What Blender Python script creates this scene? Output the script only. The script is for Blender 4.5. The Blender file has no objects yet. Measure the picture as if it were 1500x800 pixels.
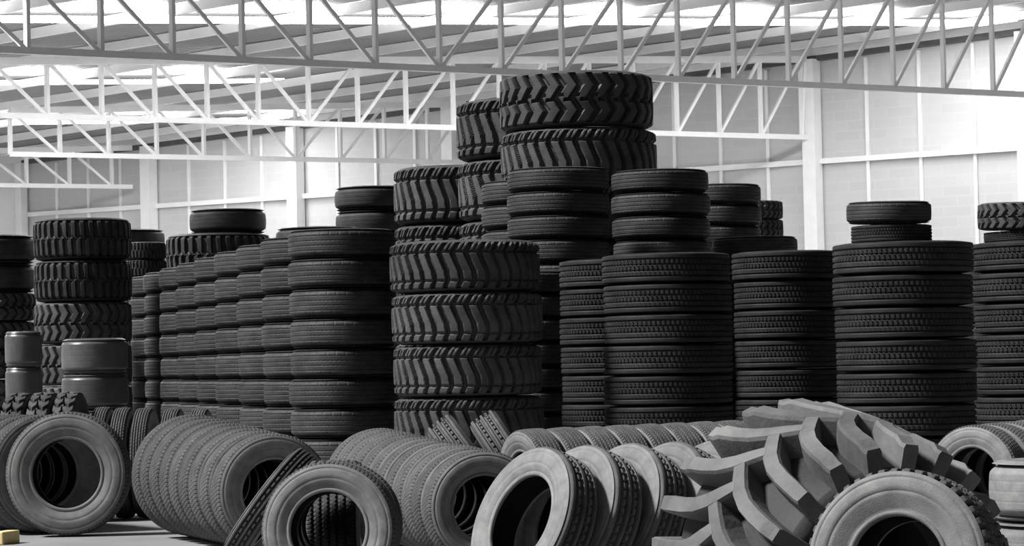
import bpy, math, random
import numpy as np
from mathutils import Vector, Matrix, Euler
random.seed(7)
S = bpy.context.scene
COL = S.collection
PI = math.pi

# ------------------------------------------------------------------ camera
FPX, H = 4200.0, 1.18
HOR, SLOPE = 535.0, 0.0215
roll = math.atan(SLOPE)
pitch = math.atan((HOR - 400) / FPX * math.cos(roll))
Fw = Vector((0, math.cos(pitch), math.sin(pitch)))
U0 = Vector((0, -math.sin(pitch), math.cos(pitch)))
Rt = math.cos(roll) * Vector((1, 0, 0)) - math.sin(roll) * U0
Up = math.sin(roll) * Vector((1, 0, 0)) + math.cos(roll) * U0
CAM = Vector((0, 0, H))
cd = bpy.data.cameras.new('camera')
cd.sensor_width = 36.0
cd.lens = 36.0 * FPX / 1500.0
cd.clip_start, cd.clip_end = 0.1, 500
cam = bpy.data.objects.new('camera', cd)
M = Matrix((Rt, Up, -Fw)).transposed().to_4x4()
M.translation = CAM
cam.matrix_world = M
COL.objects.link(cam)
S.camera = cam


def ray(x, y):
    return Fw + Rt * ((x - 750) / FPX) + Up * ((400 - y) / FPX)


def at_depth(x, y, D):
    d = ray(x, y)
    return CAM + d * (D / d.y)


def at_z(x, y, z):
    d = ray(x, y)
    return CAM + d * ((z - H) / d.z)


# ------------------------------------------------------------------ materials
def new_mat(name):
    m = bpy.data.materials.new(name)
    m.use_nodes = True
    nt = m.node_tree
    b = nt.nodes['Principled BSDF']
    return m, nt, b


def rubber(name, dark, dusty, scale=3.0, rough=0.6, spec=0.4, bump=0.15):
    m, nt, b = new_mat(name)
    N, L = nt.nodes, nt.links
    tc = N.new('ShaderNodeTexCoord')
    oi = N.new('ShaderNodeObjectInfo')
    n1 = N.new('ShaderNodeTexNoise')
    n1.inputs['Scale'].default_value = scale
    n1.inputs['Detail'].default_value = 6
    n1.inputs['Roughness'].default_value = 0.65
    n1.noise_dimensions = '4D'
    mul = N.new('ShaderNodeMath'); mul.operation = 'MULTIPLY'; mul.inputs[1].default_value = 40
    L.new(oi.outputs['Random'], mul.inputs[0]); L.new(mul.outputs[0], n1.inputs['W'])
    L.new(tc.outputs['Object'], n1.inputs['Vector'])
    cr = N.new('ShaderNodeValToRGB')
    cr.color_ramp.elements[0].position = 0.36
    cr.color_ramp.elements[0].color = (dark, dark, dark, 1)
    cr.color_ramp.elements[1].position = 0.70
    cr.color_ramp.elements[1].color = (dusty, dusty, dusty * 0.985, 1)
    L.new(n1.outputs['Fac'], cr.inputs['Fac'])
    mr = N.new('ShaderNodeMapRange')
    mr.inputs['To Min'].default_value = 0.8
    mr.inputs['To Max'].default_value = 1.2
    L.new(oi.outputs['Random'], mr.inputs['Value'])
    mx = N.new('ShaderNodeVectorMath'); mx.operation = 'SCALE'
    L.new(cr.outputs['Color'], mx.inputs[0]); L.new(mr.outputs['Result'], mx.inputs['Scale'])
    L.new(mx.outputs['Vector'], b.inputs['Base Color'])
    b.inputs['Roughness'].default_value = rough
    b.inputs['Specular IOR Level'].default_value = spec
    n2 = N.new('ShaderNodeTexNoise'); n2.inputs['Scale'].default_value = 60; n2.inputs['Detail'].default_value = 3
    L.new(tc.outputs['Object'], n2.inputs['Vector'])
    bp = N.new('ShaderNodeBump'); bp.inputs['Strength'].default_value = bump; bp.inputs['Distance'].default_value = 0.01
    L.new(n2.outputs['Fac'], bp.inputs['Height']); L.new(bp.outputs['Normal'], b.inputs['Normal'])
    return m


def plain(name, v, rough=0.5, var=0.06, scale=4.0, metallic=0.0, col=None):
    m, nt, b = new_mat(name)
    N, L = nt.nodes, nt.links
    tc = N.new('ShaderNodeTexCoord')
    n1 = N.new('ShaderNodeTexNoise'); n1.inputs['Scale'].default_value = scale; n1.inputs['Detail'].default_value = 5
    L.new(tc.outputs['Object'], n1.inputs['Vector'])
    cr = N.new('ShaderNodeValToRGB')
    c = col or (v, v, v)
    cr.color_ramp.elements[0].position = 0.3
    cr.color_ramp.elements[1].position = 0.7
    cr.color_ramp.elements[0].color = tuple(max(0, k * (1 - var)) for k in c) + (1,)
    cr.color_ramp.elements[1].color = tuple(min(1, k * (1 + var)) for k in c) + (1,)
    L.new(n1.outputs['Fac'], cr.inputs['Fac']); L.new(cr.outputs['Color'], b.inputs['Base Color'])
    b.inputs['Roughness'].default_value = rough
    b.inputs['Metallic'].default_value = metallic
    return m


def wall_mat(name):
    """pale panel wall with faint horizontal coursing"""
    m, nt, b = new_mat(name)
    N, L = nt.nodes, nt.links
    tc = N.new('ShaderNodeTexCoord')
    br = N.new('ShaderNodeTexBrick')
    br.inputs['Scale'].default_value = 1.0
    br.inputs['Color1'].default_value = (0.57, 0.57, 0.57, 1)
    br.inputs['Color2'].default_value = (0.60, 0.60, 0.60, 1)
    br.inputs['Mortar'].default_value = (0.61, 0.61, 0.61, 1)
    br.inputs['Mortar Size'].default_value = 0.018
    br.inputs['Brick Width'].default_value = 0.62
    br.inputs['Row Height'].default_value = 0.21
    L.new(tc.outputs['UV'], br.inputs['Vector'])
    L.new(br.outputs['Color'], b.inputs['Base Color'])
    b.inputs['Roughness'].default_value = 0.7
    return m


def roof_mat(name):
    m, nt, b = new_mat(name)
    N, L = nt.nodes, nt.links
    tc = N.new('ShaderNodeTexCoord')
    w = N.new('ShaderNodeTexWave'); w.wave_type = 'BANDS'; w.bands_direction = 'Y'
    w.inputs['Scale'].default_value = 1.6
    L.new(tc.outputs['UV'], w.inputs['Vector'])
    n1 = N.new('ShaderNodeTexNoise'); n1.inputs['Scale'].default_value = 0.5; n1.inputs['Detail'].default_value = 4
    L.new(tc.outputs['UV'], n1.inputs['Vector'])
    cr = N.new('ShaderNodeValToRGB')
    cr.color_ramp.elements[0].color = (0.17, 0.17, 0.17, 1)
    cr.color_ramp.elements[1].color = (0.30, 0.30, 0.30, 1)
    L.new(n1.outputs['Fac'], cr.inputs['Fac']); L.new(cr.outputs['Color'], b.inputs['Base Color'])
    bp = N.new('ShaderNodeBump'); bp.inputs['Strength'].default_value = 0.6; bp.inputs['Distance'].default_value = 0.05
    L.new(w.outputs['Fac'], bp.inputs['Height']); L.new(bp.outputs['Normal'], b.inputs['Normal'])
    b.inputs['Roughness'].default_value = 0.55
    return m


def emit_mat(name, v):
    m, nt, b = new_mat(name)
    b.inputs['Base Color'].default_value = (0.9, 0.9, 0.9, 1)
    b.inputs['Emission Color'].default_value = (1, 1, 1, 1)
    b.inputs['Emission Strength'].default_value = v
    return m


R_STACK = rubber('black_rubber', 0.016, 0.042, spec=0.28)
R_RIB = rubber('deep_black_rubber', 0.009, 0.026, spec=0.22)
R_OTR = rubber('black_loader_rubber', 0.036, 0.080, spec=0.25)
R_BACK = rubber('dull_black_rubber', 0.022, 0.045)
R_FRONT = rubber('dusty_grey_rubber', 0.105, 0.185, scale=4.0, rough=0.7)
R_FRONTD = rubber('dusty_tread_rubber', 0.042, 0.09, scale=5.0, rough=0.75)
R_LINER = rubber('black_liner_rubber', 0.012, 0.022, rough=0.8, spec=0.2)
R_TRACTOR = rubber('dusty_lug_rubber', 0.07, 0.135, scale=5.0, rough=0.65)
R_TRACTORD = rubber('shade_casing_rubber', 0.012, 0.03, scale=5.0, rough=0.7)  # casing colour lowered to paint in the black shade between the lugs
R_SLICK = rubber('smooth_worn_rubber', 0.05, 0.085, scale=2.0, rough=0.35, spec=0.5, bump=0.03)
WHITE = plain('white_painted_steel', 0.9, 0.45, 0.03)
WALLM = wall_mat('pale_block_wall')
ROOFM = roof_mat('grey_roof_sheet')
DARKM = plain('dark_flashing', 0.10, 0.6, 0.2)
FLOORM = plain('worn_concrete', 0.19, 0.8, 0.18, 1.2)
SKYL = emit_mat('translucent_skylight_sheet', 27.0)


# ------------------------------------------------------------------ mesh helpers
def mesh_obj(name, verts, faces, mat, parent=None, smooth=False, uvs=None):
    me = bpy.data.meshes.new(name)
    me.from_pydata([tuple(v) for v in verts], [], [tuple(f) for f in faces])
    if uvs is not None:
        lay = me.uv_layers.new(name='UVMap')
        for li, l in enumerate(me.loops):
            lay.data[li].uv = uvs[l.vertex_index]
    if smooth:
        me.polygons.foreach_set('use_smooth', [True] * len(me.polygons))
    me.materials.append(mat)
    me.update()
    o = bpy.data.objects.new(name, me)
    COL.objects.link(o)
    if parent is not None:
        o.parent = parent
    return o


def bar(p, q, wx, wz, side=None):
    """rectangular bar from p to q: wx wide sideways, wz tall"""
    p, q = Vector(p), Vector(q)
    d = (q - p).normalized()
    up = Vector((0, 0, 1)) if abs(d.z) < 0.95 else (side or Vector((0, 1, 0)))
    s = d.cross(up).normalized()
    u = s.cross(d).normalized()
    vs = []
    for c in (p, q):
        for a, b in ((-1, -1), (1, -1), (1, 1), (-1, 1)):
            vs.append(c + s * (a * wx / 2) + u * (b * wz / 2))
    fs = [(0, 1, 2, 3), (7, 6, 5, 4), (0, 4, 5, 1), (1, 5, 6, 2), (2, 6, 7, 3), (3, 7, 4, 0)]
    return vs, fs


def bars(name, segs, mat, parent=None):
    V, Fc = [], []
    for sg in segs:
        v, f = bar(*sg)
        k = len(V)
        V += v
        Fc += [tuple(i + k for i in x) for x in f]
    return mesh_obj(name, V, Fc, mat, parent)


def revolve(profile, n=96):
    V, Fc = [], []
    m = len(profile)
    for i in range(n):
        a = 2 * PI * i / n
        ca, sa = math.cos(a), math.sin(a)
        for r, z in profile:
            V.append((r * ca, r * sa, z))
    for i in range(n):
        j = (i + 1) % n
        for k in range(m - 1):
            Fc.append((i * m + k, j * m + k, j * m + k + 1, i * m + k + 1))
    return V, Fc


def empty(name, label=None, cat=None, group=None):
    o = bpy.data.objects.new(name, None)
    o.empty_display_size = 0.1
    COL.objects.link(o)
    if label: o['label'] = label
    if cat: o['category'] = cat
    if group: o['group'] = group
    return o


def structure(o, label=None, cat=None):
    o['kind'] = 'structure'
    if label: o['label'] = label
    if cat: o['category'] = cat
    return o


# ------------------------------------------------------------------ tread patterns: groove amount for angle u in 0..1, width v in -1..1
def sstep(a, b, x):
    t = np.clip((x - a) / (b - a), 0, 1)
    return t * t * (3 - 2 * t)


def slot(x, w, e):
    """1 inside the groove |x|<w, falling to 0 over e"""
    return 1 - sstep(w - e, w + e, np.abs(x))


def wrap(x):
    return x - np.round(x)


def t_herring(N):
    def fn(u, v):
        off = np.interp(v, [-1, -0.62, -0.25, 0.5, 0.62, 1.0], [0.35, 0.62, 0.55, 0.0, 0.0, 0.45])
        g = slot(wrap(u * N - off), 0.17, 0.06)
        # short blocks along the upper edge
        up = slot(wrap(u * N - off - 0.5), 0.05, 0.04) * sstep(0.5, 0.62, v)
        cut = slot(v - 0.58, 0.05, 0.03) * 0.55
        lo = slot(v + 0.66, 0.04, 0.03) * 0.5
        return np.maximum.reduce([g, up * 0.5, cut, lo])
    return fn


def t_ribbed(N):
    def fn(u, v):
        g = np.zeros_like(u)
        for c in (-0.62, -0.22, 0.22, 0.62):
            g = np.maximum(g, slot(v - c, 0.05, 0.025))
        mid = (np.abs(v) < 0.6)
        row = np.where(v > 0.22, 0.33, np.where(v < -0.22, 0.66, 0.0))
        g = np.maximum(g, slot(wrap(u * N + row + v * 0.5), 0.20, 0.09) * np.where(np.abs(v) < 0.22, 0.8, np.where(v > 0, 0.7, 0.25)) * mid)
        return g
    return fn


def t_smooth(N):
    def fn(u, v):
        g = np.zeros_like(u)
        for c in (-0.55, -0.18, 0.18, 0.55):
            z = 0.03 * (2 * np.abs(wrap(u * N)) - 0.5)
            g = np.maximum(g, slot(v - c - z, 0.03, 0.02) * 0.7)
        g = np.maximum(g, slot(wrap(u * N * 0.5 + v * 0.3), 0.06, 0.04) * (np.abs(v) > 0.6) * 0.4)
        return g
    return fn


def t_worn(N):
    def fn(u, v):
        g = np.zeros_like(u)
        for c in (-0.4, 0.0, 0.4):
            g = np.maximum(g, slot(v - c, 0.025, 0.02) * 0.12)
        return g
    return fn


def t_blocks(N):
    def fn(u, v):
        a = slot(wrap(u * N + v * 0.1), 0.24, 0.05) * sstep(0.02, 0.12, v)
        b = slot(wrap(u * N + 0.5 + v * 0.1), 0.24, 0.05) * sstep(0.02, 0.12, -v)
        z = 0.10 * np.sin(2 * PI * u * N)
        return np.maximum.reduce([a, b, slot(v - z, 0.03, 0.02) * 0.8])
    return fn


def t_zigzag(N):
    """two rows of slanted blocks with zigzag grooves"""
    def fn(u, v):
        off = 0.5 * np.abs(wrap(v * 1.0)) * 2
        g = slot(wrap(u * N - off), 0.17, 0.05)
        c = slot(v - 0.10 * np.sign(wrap(u * N)) * 0.8, 0.05, 0.02)
        return np.maximum(g, c * 0.8)
    return fn


def t_fine(N):
    def fn(u, v):
        g = np.zeros_like(u)
        for c in (-0.66, -0.33, 0.0, 0.33, 0.66):
            z = 0.035 * (2 * np.abs(wrap(u * N + c)) - 0.5) * 2
            g = np.maximum(g, slot(v - c - z, 0.055, 0.025))
        g = np.maximum(g, slot(wrap(u * N * 1.0), 0.10, 0.05) * (np.abs(v) > 0.78) * 0.7)
        return g
    return fn


def t_deep(N):
    def fn(u, v):
        g = np.zeros_like(u)
        for c in (-0.58, -0.2, 0.2, 0.58):
            g = np.maximum(g, slot(v - c, 0.085, 0.03))
        g = np.maximum(g, slot(wrap(u * N + np.where(v > 0, 0.5, 0)), 0.15, 0.06) * ((np.abs(v) > 0.2) & (np.abs(v) < 0.58)) * 0.7)
        return g
    return fn


def t_tooth(N):
    def fn(u, v):
        g = np.zeros_like(u)
        for c in (-0.45, -0.12, 0.12, 0.45):
            z = 0.05 * np.where(wrap(u * N) > 0, 1, -1)
            g = np.maximum(g, slot(v - c - z, 0.06, 0.025))
        g = np.maximum(g, slot(wrap(u * N), 0.22, 0.05) * sstep(0.45, 0.55, np.abs(v)))
        g = np.maximum(g, slot(wrap(u * N + 0.5), 0.10, 0.05) * (np.abs(v) < 0.45) * 0.8)
        return g
    return fn


def tread_mesh(name, fn, nseg, nw, depth, tw, crown, rnd, mat, parent):
    """tread band of a unit tyre (outer radius 1, width 1, axis Z)"""
    zs = np.linspace(-tw, tw, nw)
    v = zs / tw
    u = np.arange(nseg) / nseg
    UU, VV = np.meshgrid(u, v, indexing='ij')
    g = fn(UU, VV)
    edge = np.clip((np.abs(VV) - (1 - rnd)) / rnd, 0, 1)
    Rr = 1 - crown * VV ** 2 - 0.06 * edge ** 2 * (rnd / 0.2)
    r = Rr - depth * g
    th = 2 * PI * UU
    X, Y, Z = r * np.cos(th), r * np.sin(th), np.broadcast_to(zs, r.shape)
    # skirts that close the band down to the casing
    V = np.stack([X, Y, Z], -1)
    rs = 0.90
    cap0 = np.stack([rs * np.cos(th[:, 0]), rs * np.sin(th[:, 0]), np.full(nseg, -0.468)], -1)[:, None]
    cap1 = np.stack([rs * np.cos(th[:, 0]), rs * np.sin(th[:, 0]), np.full(nseg, 0.468)], -1)[:, None]
    V = np.concatenate([cap0, V, cap1], 1)
    m = nw + 2
    idx = np.arange(nseg * m).reshape(nseg, m)
    nx = np.roll(idx, -1, 0)
    F4 = np.stack([idx[:, :-1], nx[:, :-1], nx[:, 1:], idx[:, 1:]], -1).reshape(-1, 4)
    return mesh_obj(name, V.reshape(-1, 3).tolist(), F4.tolist(), mat, parent)


def side_profile(rim, fat=0.5, rings=True):
    """sidewall from the shoulder in to the bead, upper side"""
    pts = [(0.955, 0.445), (0.93, 0.466), (0.905, 0.478)]
    if rings:
        pts += [(0.90, 0.472), (0.893, 0.474), (0.888, 0.484)]
    pts += [(0.86, 0.492), (0.81, fat), (0.765, 0.498)]
    if rings:
        pts += [(0.76, 0.490), (0.745, 0.488), (0.738, 0.492)]
    k = (0.72 - rim) / 0.16
    pts += [(0.71, 0.480), (rim + 0.10 * k, 0.452), (rim + 0.06 * k, 0.418), (rim + 0.035, 0.40),
            (rim + 0.03, 0.41), (rim + 0.012, 0.405), (rim, 0.385), (rim, 0.35)]
    return pts


def inner_profile(rim):
    h = [(rim, 0.35), (rim + 0.03, 0.345), (0.70, 0.42), (0.80, 0.45), (0.88, 0.42), (0.91, 0.30), (0.915, 0.0)]
    return h + [(r, -z) for r, z in h[-2::-1]]


PROTO = {}


def tyre_proto(key, name, fn, nseg, nw, depth, tw=0.42, crown=0.012, rnd=0.12, rim=0.56, mt=R_STACK, ms=R_STACK, bead=False):
    root = empty(name)
    tread_mesh('tread', fn, nseg, nw, depth, tw, crown, rnd, mt, root)
    V, Fc = revolve(side_profile(rim))
    a = mesh_obj('sidewall', V, Fc, ms, root, smooth=True)
    b = a.copy(); COL.objects.link(b); b.parent = root
    b.rotation_euler = (PI, 0, 0)
    V, Fc = revolve(inner_profile(rim), 64)
    mesh_obj('inner_liner', V, Fc, R_LINER, root, smooth=True)
    if bead:
        pr = [(rim + 0.055, 0.40), (rim + 0.045, 0.425), (rim + 0.025, 0.432), (rim + 0.004, 0.42), (rim - 0.006, 0.39), (rim - 0.004, 0.33)]
        V, Fc = revolve(pr)
        c = mesh_obj('bead', V, Fc, ms, root, smooth=True)
        d = c.copy(); COL.objects.link(d); d.parent = root
        d.rotation_euler = (PI, 0, 0)
    PROTO[key] = [root, False]


tyre_proto('herring', 'loader_tyre', t_herring(35), 560, 33, 0.075, tw=0.445, rnd=0.08, mt=R_OTR, ms=R_OTR, rim=0.52)
tyre_proto('herring_small', 'grader_tyre', t_herring(30), 480, 33, 0.085, tw=0.445, rnd=0.08, mt=R_OTR, ms=R_OTR, rim=0.54)
tyre_proto('ribbed', 'truck_tyre', t_ribbed(84), 672, 45, 0.026, rnd=0.07, tw=0.455, crown=0.006, mt=R_RIB, ms=R_RIB)
tyre_proto('smooth', 'car_tyre', t_smooth(70), 420, 41, 0.016, rnd=0.34, tw=0.45, crown=0.012)
tyre_proto('blocks', 'lorry_tyre', t_blocks(34), 476, 25, 0.06)
tyre_proto('zigzag', 'dumper_tyre', t_zigzag(28), 448, 33, 0.075, tw=0.445, rnd=0.08, mt=R_OTR, ms=R_OTR)
tyre_proto('worn', 'worn_tyre', t_worn(40), 96, 31, 0.02, rnd=0.36, crown=0.03)
tyre_proto('slick', 'slick_tyre', t_worn(40), 96, 31, 0.02, rnd=0.25, crown=0.01, mt=R_SLICK, ms=R_SLICK)
tyre_proto('fine', 'van_tyre', t_fine(90), 720, 45, 0.030, rnd=0.16, mt=R_FRONTD, ms=R_FRONT, rim=0.56, bead=True)
tyre_proto('tooth', 'toothed_tyre', t_tooth(44), 704, 45, 0.05, tw=0.44, mt=R_FRONTD, ms=R_FRONT, rim=0.50, bead=True)
tyre_proto('rib_front', 'trailer_tyre', t_deep(52), 520, 49, 0.060, rnd=0.16, mt=R_FRONTD, ms=R_FRONT, rim=0.60, bead=True)


tyre_proto('front_smooth', 'bald_tyre', t_worn(40), 96, 31, 0.02, rnd=0.34, crown=0.03, mt=R_FRONT, ms=R_FRONT, bead=True)


def children(o):
    return [c for c in COL.objects if c.parent == o]


KIDS = {}


def place(key, R, w, loc, rot, label, cat='tyre', group=None):
    pr = PROTO[key]
    if key not in KIDS:
        KIDS[key] = children(pr[0])
    if not pr[1]:
        root = pr[0]; pr[1] = True
    else:
        root = pr[0].copy(); COL.objects.link(root)
        for ch in KIDS[key]:
            c = ch.copy(); COL.objects.link(c); c.parent = root
    root.location = loc
    root.rotation_mode = 'XYZ'
    root.rotation_euler = rot
    root.scale = (R, R, w)
    root['label'] = label
    root['category'] = cat
    if group: root['group'] = group
    elif 'group' in root.keys(): del root['group']
    return root


ORD = ['top', 'second', 'third', 'fourth', 'fifth', 'sixth', 'seventh', 'eighth', 'ninth', 'tenth', 'eleventh', 'twelfth', 'thirteenth', 'fourteenth', 'fifteenth', 'sixteenth']


def ordinal_down(i, where):
    return ('topmost tyre of ' if i == 0 else ORD[i] + ' tyre down in ') + where


def stack(cx, top, dpx, tpx, D, kinds, where, adj, group, x_off=0.0, caps=()):
    """a pillar of tyres lying flat: cx, top, dpx, tpx are its middle, top, diameter and tyre height as seen; D its distance.
    kinds: tyre kinds from the top down (last one repeats).  caps: tyres laid on top (kind, dia, height, dx, dy, tilt, label)"""
    k = D / FPX
    p = at_depth(cx, top, D)
    p.y = D
    Rr, w0 = dpx * k / 2, tpx * k
    # the front rim of the top tyre is what is seen at 'top'
    hgt = H + (p.z - H) * (D - Rr * 0.9) / D
    n = max(1, round(hgt / w0))
    w = hgt / n
    for i in range(n):
        kind = kinds[min(i, len(kinds) - 1)]
        s = 1.0 + random.uniform(-0.012, 0.012)
        j = 0.018 * Rr if i else 0
        place(kind, Rr * s, w * 0.985, (p.x + random.uniform(-j, j), D + random.uniform(-j, j), hgt - w * (i + 0.5)),
              (0, 0, random.uniform(0, 6.28)), (adj + ' ' + ordinal_down(i, where)), group=group)
    z = hgt
    for (kind, dia, ht, dx, dy, tilt, lab) in caps:
        place(kind, dia / 2, ht * 0.985, (p.x + dx, D + dy, z + ht / 2 + abs(math.sin(tilt)) * dia / 2), (0, tilt, random.uniform(0, 6)), lab, group=group)
        z += ht + 2 * abs(math.sin(tilt)) * dia / 2
    return p, Rr, hgt


# ------------------------------------------------------------------ the stacks
g = 'tyres stacked flat in pillars'
# front rank, from the left
rowx = [(500, 336, 158, 43, 26.6)]
s0, s1 = 160.0, 108.0
NROW = 8
for i in range(NROW + 1):
    t = i / NROW
    D0, D1 = 26.6, 38.6
    D = D0 + (D1 - D0) * t
    X0, X1 = (500 - 750) * D0 / FPX, (243 - 750) * D1 / FPX
    X = X0 + (X1 - X0) * t
    cx = 750 + X * FPX / D
    hz = HOR - SLOPE * (cx - 750)
    top = hz - (207.0) * (D0 / D)
    if i == 0:
        where, adj = 'front pillar of the long left row', 'black ribbed'
    else:
        where, adj = ORD[i] + ' pillar back along the left row', 'black ribbed'
    stack(cx, top, 158 * D0 / D, 42.5 * D0 / D, D, ['smooth'], where, adj, g)

stack(680, 350, 220, 73, 25.5, ['herring'], 'thick chevron pillar at centre', 'chunky', g)
stack(975, 369, 190, 44, 25.4, ['ribbed'], 'wide ribbed pillar right of centre', 'black', g)
stack(900, 378, 164, 42.5, 27.0, ['ribbed'], 'ribbed pillar half behind wide one', 'black', g)
stack(780, 396, 126, 36, 28.2, ['smooth'], 'shadowed low pillar behind thick chevron pillar', 'dark', g)
stack(1152, 366, 160, 44, 26.8, ['ribbed'], 'unlit pillar left of two-tyre-capped one', 'black ribbed', g)
k = 23.6 / FPX
stack(1322, 352, 204, 46, 23.6, ['ribbed'], 'pillar carrying two small loose tyres', 'black ribbed', g,
      caps=[('ribbed', 118 * k, 26 * k, -16 * k, 0, 0.0, 'small tyre lying directly on ribbed pillar, under another small tyre'),
            ('smooth', 124 * k, 33 * k, -19 * k, 0, -0.03, 'small smooth tyre uppermost of two capping a ribbed pillar')])
stack(1527, 350, 206, 45, 25.4, ['ribbed'], 'pillar cut by right edge of photo', 'black ribbed', g,
      caps=[('ribbed', 140 * k, 16 * k, -22 * k, 0, 0.0, 'thin tyre under a chevron tyre at the right edge'),
            ('zigzag', 150 * k, 44 * k, -26 * k, 0, -0.03, 'small chevron tyre crowning pillar at the right edge')])
stack(1222, 384, 118, 42, 29.2, ['worn'], 'pillar added to darken gap behind the unlit one', 'dark', g)  # added pillar, plugs a bright sliver of wall with dark rubber
stack(1430, 388, 130, 42, 29.8, ['worn'], 'pillar added to darken gap between the capped pillars', 'dark', g)  # also added, blocks the bright wall showing between its neighbours
# middle rank
stack(817, 243, 150, 35, 29.4, ['smooth'], 'smooth pillar below the huge tyres', 'black', g)
stack(966, 246, 144, 34, 30.4, ['smooth'], 'smooth pillar at huge tyres\' right foot', 'black', g)
stack(774, 262, 138, 35, 31.0, ['smooth'], 'smooth pillar squeezed behind chevron pillar', 'grey-lit', g)
stack(1105, 345, 126, 29, 33.0, ['smooth'], 'low pillar before the far small pillars', 'black', g)
stack(1056, 268, 115, 31, 36.0, ['smooth'], 'pillar behind right of centre, beside the thin one', 'black', g)
stack(1102, 293, 88, 27, 40.0, ['zigzag'], 'thinnest pillar, nearest the white column', 'black lugged', g)
# tall back rank
stack(843, 101, 227, 87, 32.4, ['zigzag', 'herring'], 'tallest pillar of huge tyres', 'giant', g)
stack(772, 140, 210, 82, 35.0, ['herring_small'], 'second tallest pillar, behind huge tyres', 'chevron', g)
stack(664, 240, 178, 78, 37.2, ['herring_small'], 'chevron pillar left of two tallest', 'big', g)
stack(547, 271, 115, 36, 40.0, ['worn'], 'smooth dark pillar against wall left of centre', 'dull', g)
stack(466, 331, 124, 36, 34.0, ['worn'], 'pillar peeping over front of left row', 'dark', g)
k = 42 / FPX
stack(320, 340, 154, 58, 42.0, ['blocks'], 'block-lugged pillar behind left row', 'wide', g,
      caps=[('worn', 112 * k, 36 * k, 14 * k, 0, 0.0, 'bald smooth tyre resting alone on wide lugged pillar behind left row')])
stack(188, 335, 106, 30, 44.0, ['worn'], 'pillar showing right of lugged left pillar', 'dull', g)
stack(212, 354, 62, 26, 41.0, ['blocks'], 'narrow pillar before dull one, far left', 'small', g)
stack(120, 318, 142, 58.5, 36.0, ['blocks', 'blocks', 'zigzag'], 'tall lugged pillar on far left', 'chunky', g)
stack(-14, 343, 130, 41, 38.0, ['worn', 'worn', 'zigzag'], 'pillar at left edge of photo', 'dull black', g)
stack(34, 485, 54, 49, 34.4, ['slick'], 'low narrow slick pillar, left edge', 'smooth', g)
stack(138, 495, 97, 53, 32.0, ['slick'], 'low shiny pillar before lugged one', 'smooth grey', g)


# ------------------------------------------------------------------ upright tyres
def upright(kind, R, w, x, y, yaw, lean, label, z=None, tip=0.0, group=None):
    """standing tyre: yaw turns its face (0 = towards the camera, + = to the right); lean tips it back (+) or forward;
    tip leans it sideways in its own plane's normal"""
    a = Vector((math.sin(yaw), -math.cos(yaw), 0))          # axis
    rot = Matrix.Rotation(yaw, 3, 'Z') @ Matrix.Rotation(tip, 3, 'Y') @ Matrix.Rotation(PI / 2 - lean, 3, 'X')
    ax = rot @ Vector((0, 0, 1))
    if z is None:
        c = math.sqrt(max(0, 1 - ax.z ** 2))
        z = R * c + abs(ax.z) * w / 2 + 0.002
    rot = rot @ Matrix.Rotation(random.uniform(0, 6.28), 3, 'Z')
    return place(kind, R, w, (x, y, z), rot.to_euler('XYZ'), label, group=group)


def xy(px, D):
    return (px - 750) * D / FPX


def row(kind, px, D, d0, d1, w, yaw, n, sp, lean, where, adj, group, tip=0.0, jit=0.006):
    a = Vector((math.sin(yaw), -math.cos(yaw), 0))
    p = Vector((xy(px, D), D, 0))
    for i in range(n):
        t = i / max(1, n - 1)
        d = d0 + (d1 - d0) * t
        q = p - a * (sp * i)
        lab = (adj + ' ' + ('front tyre of ' if i == 0 else ORD[i] + ' tyre back in ') + where)
        upright(kind, d / 2, w, q.x + random.uniform(-jit, jit) * math.cos(yaw), q.y + random.uniform(-jit, jit) * math.sin(yaw), yaw + random.uniform(-0.008, 0.008), lean, lab, tip=tip, group=group)


gf = 'tyres standing upright on the floor'
# upright tyre at the lower left, face on
upright('fine', 0.452, 0.25, xy(96, 21.0), 21.0, math.radians(-2), 0.03, 'dusty upright tyre facing the camera at lower left', group=gf)
a_ = Vector((math.sin(0.55), -math.cos(0.55), 0))
for i in range(1, 6):
    upright('fine', 0.44, 0.248, xy(94, 21.0) - a_.x * (0.25 + 0.256 * i), 21.0 - a_.y * (0.27 + 0.258 * i), 0.55, 0.03, ORD[i].replace('top', 'first') + ' tyre back in the row hidden by the face-on lower left tyre', group=gf)
row('fine', 390, 18.6, 0.765, 0.87, 0.252, math.radians(20), 9, 0.262, 0.04, 'packed row right of face-on left tyre', 'grey ribbed', gf)
upright('fine', 0.348, 0.22, xy(478, 14.6), 14.6, math.radians(-8), 0.10, 'dusty upright tyre with wide black hole at bottom, centre left', group=gf)
for i, dd in enumerate((0.31, 0.55, 0.79)):  # unseen rings added to keep light out of the front tyre's hole
    upright('fine', 0.338, 0.225, xy(478 + 6 * i, 14.6 + dd), 14.6 + dd, math.radians(0), 0.10, ORD[i].replace('top', 'first') + ' ring tyre added to darken the hole of the wide-holed bottom tyre', group=gf)
upright('fine', 0.338, 0.32, xy(484, 15.87), 15.87, math.radians(88), 0.0, 'tyre whose tread shows dimly inside the wide-holed bottom tyre', group=gf)
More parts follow.
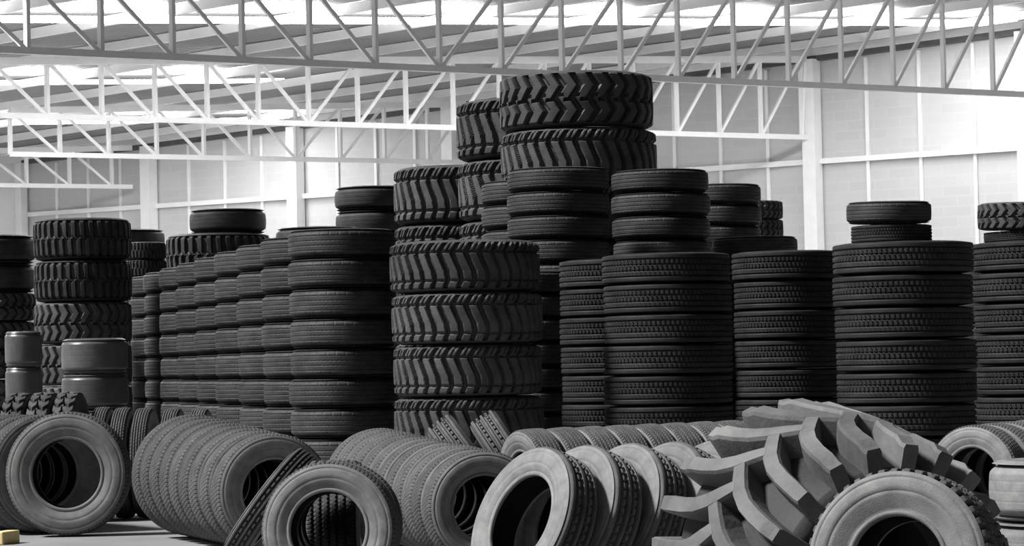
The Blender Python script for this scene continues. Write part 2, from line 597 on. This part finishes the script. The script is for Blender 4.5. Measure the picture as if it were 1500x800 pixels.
# edge-on tyre leaning between them
upright('rib_front', 0.40, 0.15, xy(388, 17.0), 17.0, math.radians(86), -0.64, 'thin tyre seen edge-on, leaning between two upright ring faces', group=gf)
row('fine', 698, 16.8, 0.675, 0.75, 0.292, math.radians(13), 12, 0.302, 0.06, 'packed row running back at centre', 'dusty ribbed', gf)
row('rib_front', 774, 14.0, 0.77, 0.77, 0.21, math.radians(-55), 5, 0.272, 0.40, 'slanting row left of the big lugged tyre', 'light grey', gf)
row('fine', 775, 20.4, 0.72, 0.74, 0.226, math.radians(-62), 13, 0.235, -0.05, 'long low row before the ribbed pillars', 'dusty', gf)
upright('rib_front', 0.43, 0.24, xy(684, 21.6), 21.6, math.radians(92), 0.62, 'slanted ribbed tyre leaning left, below thick chevron pillar', group=gf)
upright('rib_front', 0.43, 0.24, xy(742, 22.0), 22.0, math.radians(92), 0.55, 'slanted ribbed tyre leaning on its left neighbour, below chevron pillar', group=gf)
for i, px in enumerate((26, 63, 100)):
    upright('zigzag', 0.52, 0.19, xy(px, 23.3), 23.3, math.radians(88), 0.0, ('lugged narrow tyre standing tread-on behind face-on left tyre, ' + ['leftmost', 'middle', 'rightmost'][i] + ' of three'), group=gf)
for i, px in enumerate((148, 178, 209, 250, 290)):
    upright('fine', 0.455 - 0.004 * i, 0.15, xy(px, 23.4), 23.4, math.radians(88), 0.0, ORD[i].replace('top', 'first') + ' plain tyre, left to right, standing tread-on below shiny pillar', group=gf)
row('fine', 1425, 19.6, 0.70, 0.72, 0.21, math.radians(-38), 5, 0.25, 0.03, 'short row right of the big lugged tyre', 'grey', gf)
k = 15.0 / FPX
for i, z in enumerate((0.4725, 0.157)):
    place('front_smooth', 0.43, 0.312, (xy(1562, 15), 15.0, z), (0, 0, i), ['smooth shouldered tyre lying flat at lower right edge, upper one', 'smooth shouldered tyre lying flat at lower right edge, beneath another'][i], group=g)

# toothed tyre in front of the tractor tyre, propped on a tyre that lies flat
upright('tooth', 0.278, 0.24, xy(1319, 8.3), 8.3, math.radians(-26), 0.14, 'toothed tyre propped before the big lugged tyre, lower right', z=0.575, group=gf)
place('fine', 0.28, 0.275, (xy(1319, 8.3), 8.28, 0.139), (0, 0, 1), 'tyre lying flat under the propped toothed tyre', group=g)


# ------------------------------------------------------------------ tractor tyre with deep lugs
def tractor():
    root = empty('deep_lug_tyre', 'big tractor tyre with deep curved lugs standing at lower right', 'tyre')
    R, w = 0.49, 0.60
    rc = 0.398
    pr = [(rc * 0.60, -0.36 * w), (rc * 0.62, -0.41 * w), (rc * 0.72, -0.47 * w), (rc * 0.84, -0.5 * w), (rc * 0.93, -0.485 * w), (rc * 0.975, -0.44 * w)]
    tr = [(rc * 0.975, -0.44 * w), (rc * 0.992, -0.36 * w), (rc, -0.2 * w), (rc * 1.004, 0), (rc, 0.2 * w), (rc * 0.992, 0.36 * w), (rc * 0.975, 0.44 * w)]
    mesh_obj('tread', *revolve(tr, 128), R_TRACTORD, root, smooth=True)
    V, Fc = revolve(pr, 128)
    a = mesh_obj('sidewall', V, Fc, R_TRACTORD, root, smooth=True)
    b = a.copy(); COL.objects.link(b); b.parent = root; b.rotation_euler = (PI, 0, 0)
    inn = [(rc * 0.60, -0.36 * w), (rc * 0.72, -0.42 * w), (rc * 0.9, -0.42 * w), (rc * 0.95, -0.3 * w), (rc * 0.96, 0), (rc * 0.95, 0.3 * w), (rc * 0.9, 0.42 * w), (rc * 0.72, 0.42 * w), (rc * 0.60, 0.36 * w)]
    mesh_obj('inner_liner', *revolve(inn, 96), R_LINER, root, smooth=True)
    N = 21

    def lug(side, th0):
        # centre line from near the middle out over the shoulder; angle trails backwards
        P = [(-0.04, -0.005, 0.044), (0.03, 0.050, 0.050), (0.10, 0.100, 0.052), (0.19, 0.140, 0.052), (0.30, 0.165, 0.052), (0.41, 0.182, 0.052), (0.47, 0.190, 0.052), (0.51, 0.195, 0.048)]
        V, Fc = [], []
        ns = len(P)
        for i, (zz, dth, hw) in enumerate(P):
            z = zz * w * side
            t = th0 + dth * 1.5
            if zz > 0.45: top, bot = R * 0.955, rc * 0.86
            elif zz > 0.40: top, bot = R * 0.985, rc * 0.93
            else: top, bot = R * (1 - 0.03 * (zz / 0.46) ** 2), rc * 0.97
            # direction of the centre line in (arc, z)
            a0 = P[max(0, i - 1)]; a1 = P[min(ns - 1, i + 1)]
            da, dz = (a1[1] - a0[1]) * 1.5 * R, (a1[0] - a0[0]) * w * side
            L = math.hypot(da, dz)
            na, nz = -dz / L, da / L
            h2 = hw * 0.62
            for (s, rr) in ((1.15, bot), (1.0, top * 0.975), (0.8, top), (-0.8, top), (-1.0, top * 0.975), (-1.15, bot)):
                ang = t + s * h2 * na / R * 0.9
                zz2 = z + s * h2 * nz * 0.9
                V.append((rr * math.cos(ang), rr * math.sin(ang), zz2))
        m = 6
        for i in range(ns - 1):
            for j in range(m):
                j2 = (j + 1) % m
                Fc.append((i * m + j, i * m + j2, (i + 1) * m + j2, (i + 1) * m + j))
        Fc.append(tuple(range(m))[::-1])
        Fc.append(tuple((ns - 1) * m + j for j in range(m)))
        return V, Fc

    for i in range(N):
        for side in (1, -1):
            th = 2 * PI * (i + (0.46 if side < 0 else 0)) / N
            V, Fc = lug(side, th)
            o = mesh_obj('lug', V, Fc, R_TRACTOR, root)
            if o.data.polygons:
                pass
    yaw, tilt = math.radians(28), math.radians(13)
    D = 9.0
    rot = Matrix.Rotation(yaw, 3, 'Z') @ Matrix.Rotation(PI / 2 + tilt, 3, 'X')
    root.location = (xy(1204, D), D, R * math.cos(tilt) + w / 2 * math.sin(tilt) - 0.016)
    root.rotation_euler = rot.to_euler('XYZ')
    return root


tractor()

# small pale block at the lower left corner
bm_v, bm_f = bar((xy(-8, 20.2), 20.1, 0.045), (xy(8, 20.2), 20.35, 0.045), 0.10, 0.09)
o = mesh_obj('wood_block', bm_v, bm_f, plain('pale_yellow_wood', 0.5, 0.7, 0.1, col=(0.62, 0.50, 0.25)))
o['label'] = 'pale yellow block on the floor at lower left corner'; o['category'] = 'block'
md = o.modifiers.new('bevel', 'BEVEL'); md.width = 0.008; md.segments = 2

# ------------------------------------------------------------------ building
ZC = H + 4.6
slope_w, icpt = -0.71866, 64.11296                       # wall line y = icpt + slope*x
wd = Vector((1, slope_w, 0)).normalized()                # along the wall, to the right and nearer
wn = Vector((-wd.y, wd.x, 0))                            # outward (away from camera)
if wn.y < 0: wn = -wn


def on_wall(x, y):
    d = ray(x, y)
    t = icpt / (d.y - slope_w * d.x)
    return CAM + d * t


W_L = on_wall(30, 230); W_L.z = 0
W_R = Vector((17.5, icpt + slope_w * 17.5, 0))
E1, E2 = on_wall(234, 211), on_wall(1497, 45)


def eave_z(p):
    t = (p - E1).dot(wd) / (E2 - E1).dot(wd)
    return E1.z + (E2.z - E1.z) * t


td = Vector((math.cos(math.radians(30)), math.sin(math.radians(30)), 0))   # along the trusses
# truss lines from the photograph
TR = [((0, 72.6), (1459, 136.7)), ((0, 169), (1182, 201.3)), ((27, 226), (663, 237.5)), ((0, 272), (211, 274.5))]
TL = [(at_z(*a, ZC), at_z(*b, ZC)) for a, b in TR]
TL[3] = (TL[3][0] - wn * 0.35, TL[3][1] - wn * 0.35)
# roof plane: through the eave line, and through the truss top chord at the left
bt = TL[1][0]
ht = 0.86
zt = bt.z + ht
# plane z = z0 + gx*s + gy*t in wall/truss coordinates
def roof_z(p):
    # solve p = W + s*wd + t*td
    q = Vector((p[0], p[1], 0)) - Vector((E1.x, E1.y, 0))
    det = wd.x * td.y - wd.y * td.x
    s = (q.x * td.y - q.y * td.x) / det
    t = (wd.x * q.y - wd.y * q.x) / det
    gs = (E2.z - E1.z) / (E2 - E1).dot(wd)
    return E1.z + gs * s + GT * t


GT = 0.0
r0 = roof_z(bt)
q = Vector((bt.x, bt.y, 0)) - Vector((E1.x, E1.y, 0))
det = wd.x * td.y - wd.y * td.x
tt = (wd.x * q.y - wd.y * q.x) / det
GT = (zt + 0.12 - r0) / tt

# floor
fl = mesh_obj('floor', [(-60, -10, 0), (60, -10, 0), (60, 46, 0), (-60, 46, 0)], [(0, 1, 2, 3)], FLOORM)
structure(fl, 'worn concrete floor under the tyres', 'floor')
fl = mesh_obj('floor', [(-60, 46, 0), (60, 46, 0), (60, 110, 0), (-60, 110, 0)], [(0, 1, 2, 3)], plain('bounce_concrete', 0.42, 0.7, 0.06))  # unseen back floor, made paler to throw light up at roof and trusses
structure(fl, 'floor behind the stacks, added pale to bounce light up', 'floor')

# right wall with thickness
th = 0.25
a, b = W_L + wn * 0.2, W_R + wn * 0.2
za, zb = eave_z(W_L) + 0.05, eave_z(W_R) + 0.05
V = [a, b, b + wn * th, a + wn * th]
V = V + [Vector((a.x, a.y, za)), Vector((b.x, b.y, zb)), Vector((b.x, b.y, zb)) + wn * th, Vector((a.x, a.y, za)) + wn * th]
Lw = (b - a).length
uv = [(0, 0), (Lw, 0), (Lw, 0), (0, 0), (0, za), (Lw, zb), (Lw, zb), (0, za)]
wall = mesh_obj('wall_right', V, [(0, 1, 5, 4), (1, 2, 6, 5), (2, 3, 7, 6), (3, 0, 4, 7), (4, 5, 6, 7), (3, 2, 1, 0)], WALLM, uvs=uv)
structure(wall, 'long pale panel wall behind the tyre stacks', 'wall')
# far wall on the left, beyond the last truss
c0 = W_L + wn * 0.2
ld = -td
c1 = c0 + ld * 14
nb = Vector((td.y, -td.x, 0)); nb = -nb if nb.y < 0 else nb
V = [c1, c0, c0 + nb * th, c1 + nb * th]
zc1, zc0 = roof_z(c1), roof_z(c0)
V += [Vector((v.x, v.y, z)) for v, z in zip(V, (zc1, zc0, zc0, zc1))]
uv = [(0, 0), (14, 0), (14, 0), (0, 0), (0, zc1), (14, zc0), (14, zc0), (0, zc1)]
wl = mesh_obj('wall_back', V, [(0, 1, 5, 4), (1, 2, 6, 5), (2, 3, 7, 6), (3, 0, 4, 7), (4, 5, 6, 7), (3, 2, 1, 0)], plain('white_sheet_wall', 0.82, 0.6, 0.02), uvs=uv)
structure(wl, 'bright white end wall at far left', 'wall')

# wall columns (bay posts)
cols = [30, 217, 432, 660, 916, 1190, 1505, 1876]
COLP = []
for i, px in enumerate(cols):
    p = on_wall(px, 230); p.z = 0
    COLP.append(p)
    wdt = 0.30 if i else 0.22
    v, f = bar(p, Vector((p.x, p.y, eave_z(p) - 0.02)), wdt, wdt, wn)
    o = mesh_obj('column', v, f, WHITE)
    structure(o)
# horizontal rail along the wall, a run between each pair of columns
for i in range(len(COLP) - 1):
    p, q2 = COLP[i] + wn * 0.12, COLP[i + 1] + wn * 0.12
    p.z = q2.z = 5.285
    d = (q2 - p).normalized()
    v, f = bar(p + d * 0.14, q2 - d * 0.14, 0.12, 0.11)
    structure(mesh_obj('wall_rail', v, f, WHITE))
    # vertical seam battens
    for k in range(1, 4):
        c = COLP[i].lerp(COLP[i + 1], k / 4) + wn * 0.17
        v, f = bar(Vector((c.x, c.y, 0)), Vector((c.x, c.y, eave_z(c) - 0.1)), 0.07, 0.05, wn)
        structure(mesh_obj('wall_batten', v, f, WHITE))
# dark flashing under the eave
p, q2 = W_L + wn * 0.1, W_R + wn * 0.1
v, f = bar(Vector((p.x, p.y, eave_z(p) - 0.0)), Vector((q2.x, q2.y, eave_z(q2) - 0.0)), 0.16, 0.11)
structure(mesh_obj('trim_1', v, f, DARKM))
v, f = bar(Vector((p.x, p.y, eave_z(p) + 0.13)), Vector((q2.x, q2.y, eave_z(q2) + 0.13)), 0.2, 0.15)
structure(mesh_obj('trim_2', v, f, WHITE))

# roof
LT = 26.0
corners = [W_L + wn * 0.4 - wd * 0.4, Vector((15.2, icpt + slope_w * 15.2, 0)) + wn * 0.4]
A0, B0 = corners
quad = [A0 + ld * LT, B0 + ld * LT, B0, A0]
V = []
for q2 in quad:
    V.append(Vector((q2.x, q2.y, roof_z(q2) + 0.30)))
V += [v + Vector((0, 0, 0.08)) for v in V]
Lr = (B0 - A0).length
uv = [(0, 0), (Lr, 0), (Lr, LT), (0, LT)] * 2
rf = mesh_obj('ceiling', V, [(3, 2, 1, 0), (4, 5, 6, 7), (0, 1, 5, 4), (1, 2, 6, 5), (2, 3, 7, 6), (3, 0, 4, 7)], ROOFM, uvs=uv)
structure(rf, 'grey sheet roof over steel trusses', 'ceiling')
# purlins along the wall direction
for k in range(0, 9):
    off = ld * (1.4 + k * 3.0)
    p, q2 = A0 + off, B0 + off
    v, f = bar(Vector((p.x, p.y, roof_z(p) + 0.2)), Vector((q2.x, q2.y, roof_z(q2) + 0.2)), 0.08, 0.16)
    structure(mesh_obj('roof_purlin', v, f, WHITE))
# skylight strips that run with the trusses
def on_roof(x, y):
    d = ray(x, y)
    t = 40.0
    for _ in range(40):
        p = CAM + d * t
        t += (roof_z(p) + 0.28 - p.z) / d.z * 0.8
    return CAM + d * t


for qx, qy, hwid, e0 in ((400, 14, 0.40, 1.5), (250, 106, 0.34, 9.0), (120, 167, 0.34, 1.6)):
    c0_ = on_roof(qx, qy)
    q = Vector((c0_.x, c0_.y, 0)) - A0
    sp = (q.x * td.y - q.y * td.x) / det
    pa = A0 + wd * sp + ld * e0
    pb = pa + ld * (25.6 - e0)
    hw = wd * hwid
    V = []
    for c in (pa - hw, pa + hw, pb + hw, pb - hw):
        V.append(Vector((c.x, c.y, roof_z(c) + 0.105)))
    V += [v - Vector((0, 0, 0.012)) for v in V]
    o = mesh_obj('skylight', V, [(0, 1, 2, 3), (7, 6, 5, 4), (0, 4, 5, 1), (1, 5, 6, 2), (2, 6, 7, 3), (3, 7, 4, 0)], SKYL)
    structure(o)

# trusses
specs = [(0, 40, 1455, 16, 3, 6, 6), (1, 69.5, 1115, 15, 1, 1, 5), (2, 88, 627, 8, 1, 0, 5), (3, 102, 164, 1, 2, 0, 99)]
labs = ['white lattice roof truss nearest, across the top of the photo', 'white lattice roof truss second from the front, ending at thick column',
        'white lattice roof truss third from the front', 'white lattice roof truss farthest back at left']


def hit_line(px, P, Q):
    """point of the chord line P-Q that is seen at column px"""
    lo, hi = -1.0, 3.0
    for _ in range(60):
        m = (lo + hi) / 2
        p = P + (Q - P) * m - CAM
        x = 750 + FPX * p.dot(Rt) / p.dot(Fw)
        if x < px: lo = m
        else: hi = m
    return P + (Q - P) * lo


CENTER = [645, 475, 420, 9999]
for ti, xa, xb, n, extra_l, extra_r, _c in specs:
    P, Q = TL[ti]
    a, b = hit_line(xa, P, Q), hit_line(xb, P, Q)
    root = empty('roof_truss', labs[ti], 'truss', 'white lattice trusses under the roof')
    pan = (b - a) / n
    nodes = [a + pan * i for i in range(-extra_l, n + 1)]
    # carry on to the wall
    d = pan.normalized()
    tw_ = (icpt + slope_w * a.x - a.y) / (d.y - slope_w * d.x)
    wallp = a + d * tw_
    while (nodes[-1] + pan - a).length < tw_ - 0.25:
        nodes.append(nodes[-1] + pan)
    nodes.append(wallp - d * 0.16)
    tops = [Vector((p.x, p.y, roof_z(p) - 0.02)) for p in nodes]
    cs, ws = 0.10, 0.072
    bars('bottom_chord', [(nodes[0], nodes[-1], cs, cs)], WHITE, root)
    bars('top_chord', [(tops[0], tops[-1], cs * 1.2, cs * 1.3)], WHITE, root)
    # index of the centre node
    cidx = min(range(len(nodes)), key=lambda i: abs(750 + FPX * (nodes[i] - CAM).dot(Rt) / (nodes[i] - CAM).dot(Fw) - CENTER[ti]))
    for i in range(len(nodes) - 1):
        bars('web_post', [(nodes[i], tops[i], ws, ws, wd)], WHITE, root)
        if i <= cidx and i > 0:
            bars('diagonal', [(nodes[i], tops[i - 1], ws * 0.8, ws * 0.8)], WHITE, root)
        if i >= cidx:
            bars('diagonal', [(nodes[i], tops[i + 1], ws * 0.8, ws * 0.8)], WHITE, root)

# ------------------------------------------------------------------ light
w = bpy.data.worlds.new('world')
S.world = w
w.use_nodes = True
wn_, wl_ = w.node_tree.nodes, w.node_tree.links
bg = wn_['Background']
tcw = wn_.new('ShaderNodeTexCoord')
sx = wn_.new('ShaderNodeSeparateXYZ')
wl_.new(tcw.outputs['Generated'], sx.inputs[0])
crw = wn_.new('ShaderNodeValToRGB')
mrw = wn_.new('ShaderNodeMapRange')
mrw.inputs['From Min'].default_value = -1
mrw.inputs['From Max'].default_value = 1
wl_.new(sx.outputs['X'], mrw.inputs['Value'])
wl_.new(mrw.outputs['Result'], crw.inputs['Fac'])
crw.color_ramp.elements[0].position = 0.10
crw.color_ramp.elements[0].color = (1, 1, 1, 1)
crw.color_ramp.elements[1].position = 0.5
crw.color_ramp.elements[1].color = (0.66, 0.66, 0.66, 1)
e3 = crw.color_ramp.elements.new(0.72)
e3.color = (0.02, 0.02, 0.02, 1)
wl_.new(crw.outputs['Color'], bg.inputs['Color'])
bg.inputs['Strength'].default_value = 0.35
sd = bpy.data.lights.new('daylight', 'SUN')
sd.energy = 8.0
sd.angle = math.radians(9)
so = bpy.data.objects.new('daylight', sd)
COL.objects.link(so)
so.rotation_euler = Vector((0.66, 0.13, -0.74)).to_track_quat('-Z', 'Y').to_euler()

vs = S.view_settings
vs.view_transform = 'Standard'
vs.look = 'None'
vs.exposure = 0.0
vs.gamma = 1.0
vs.use_curve_mapping = False
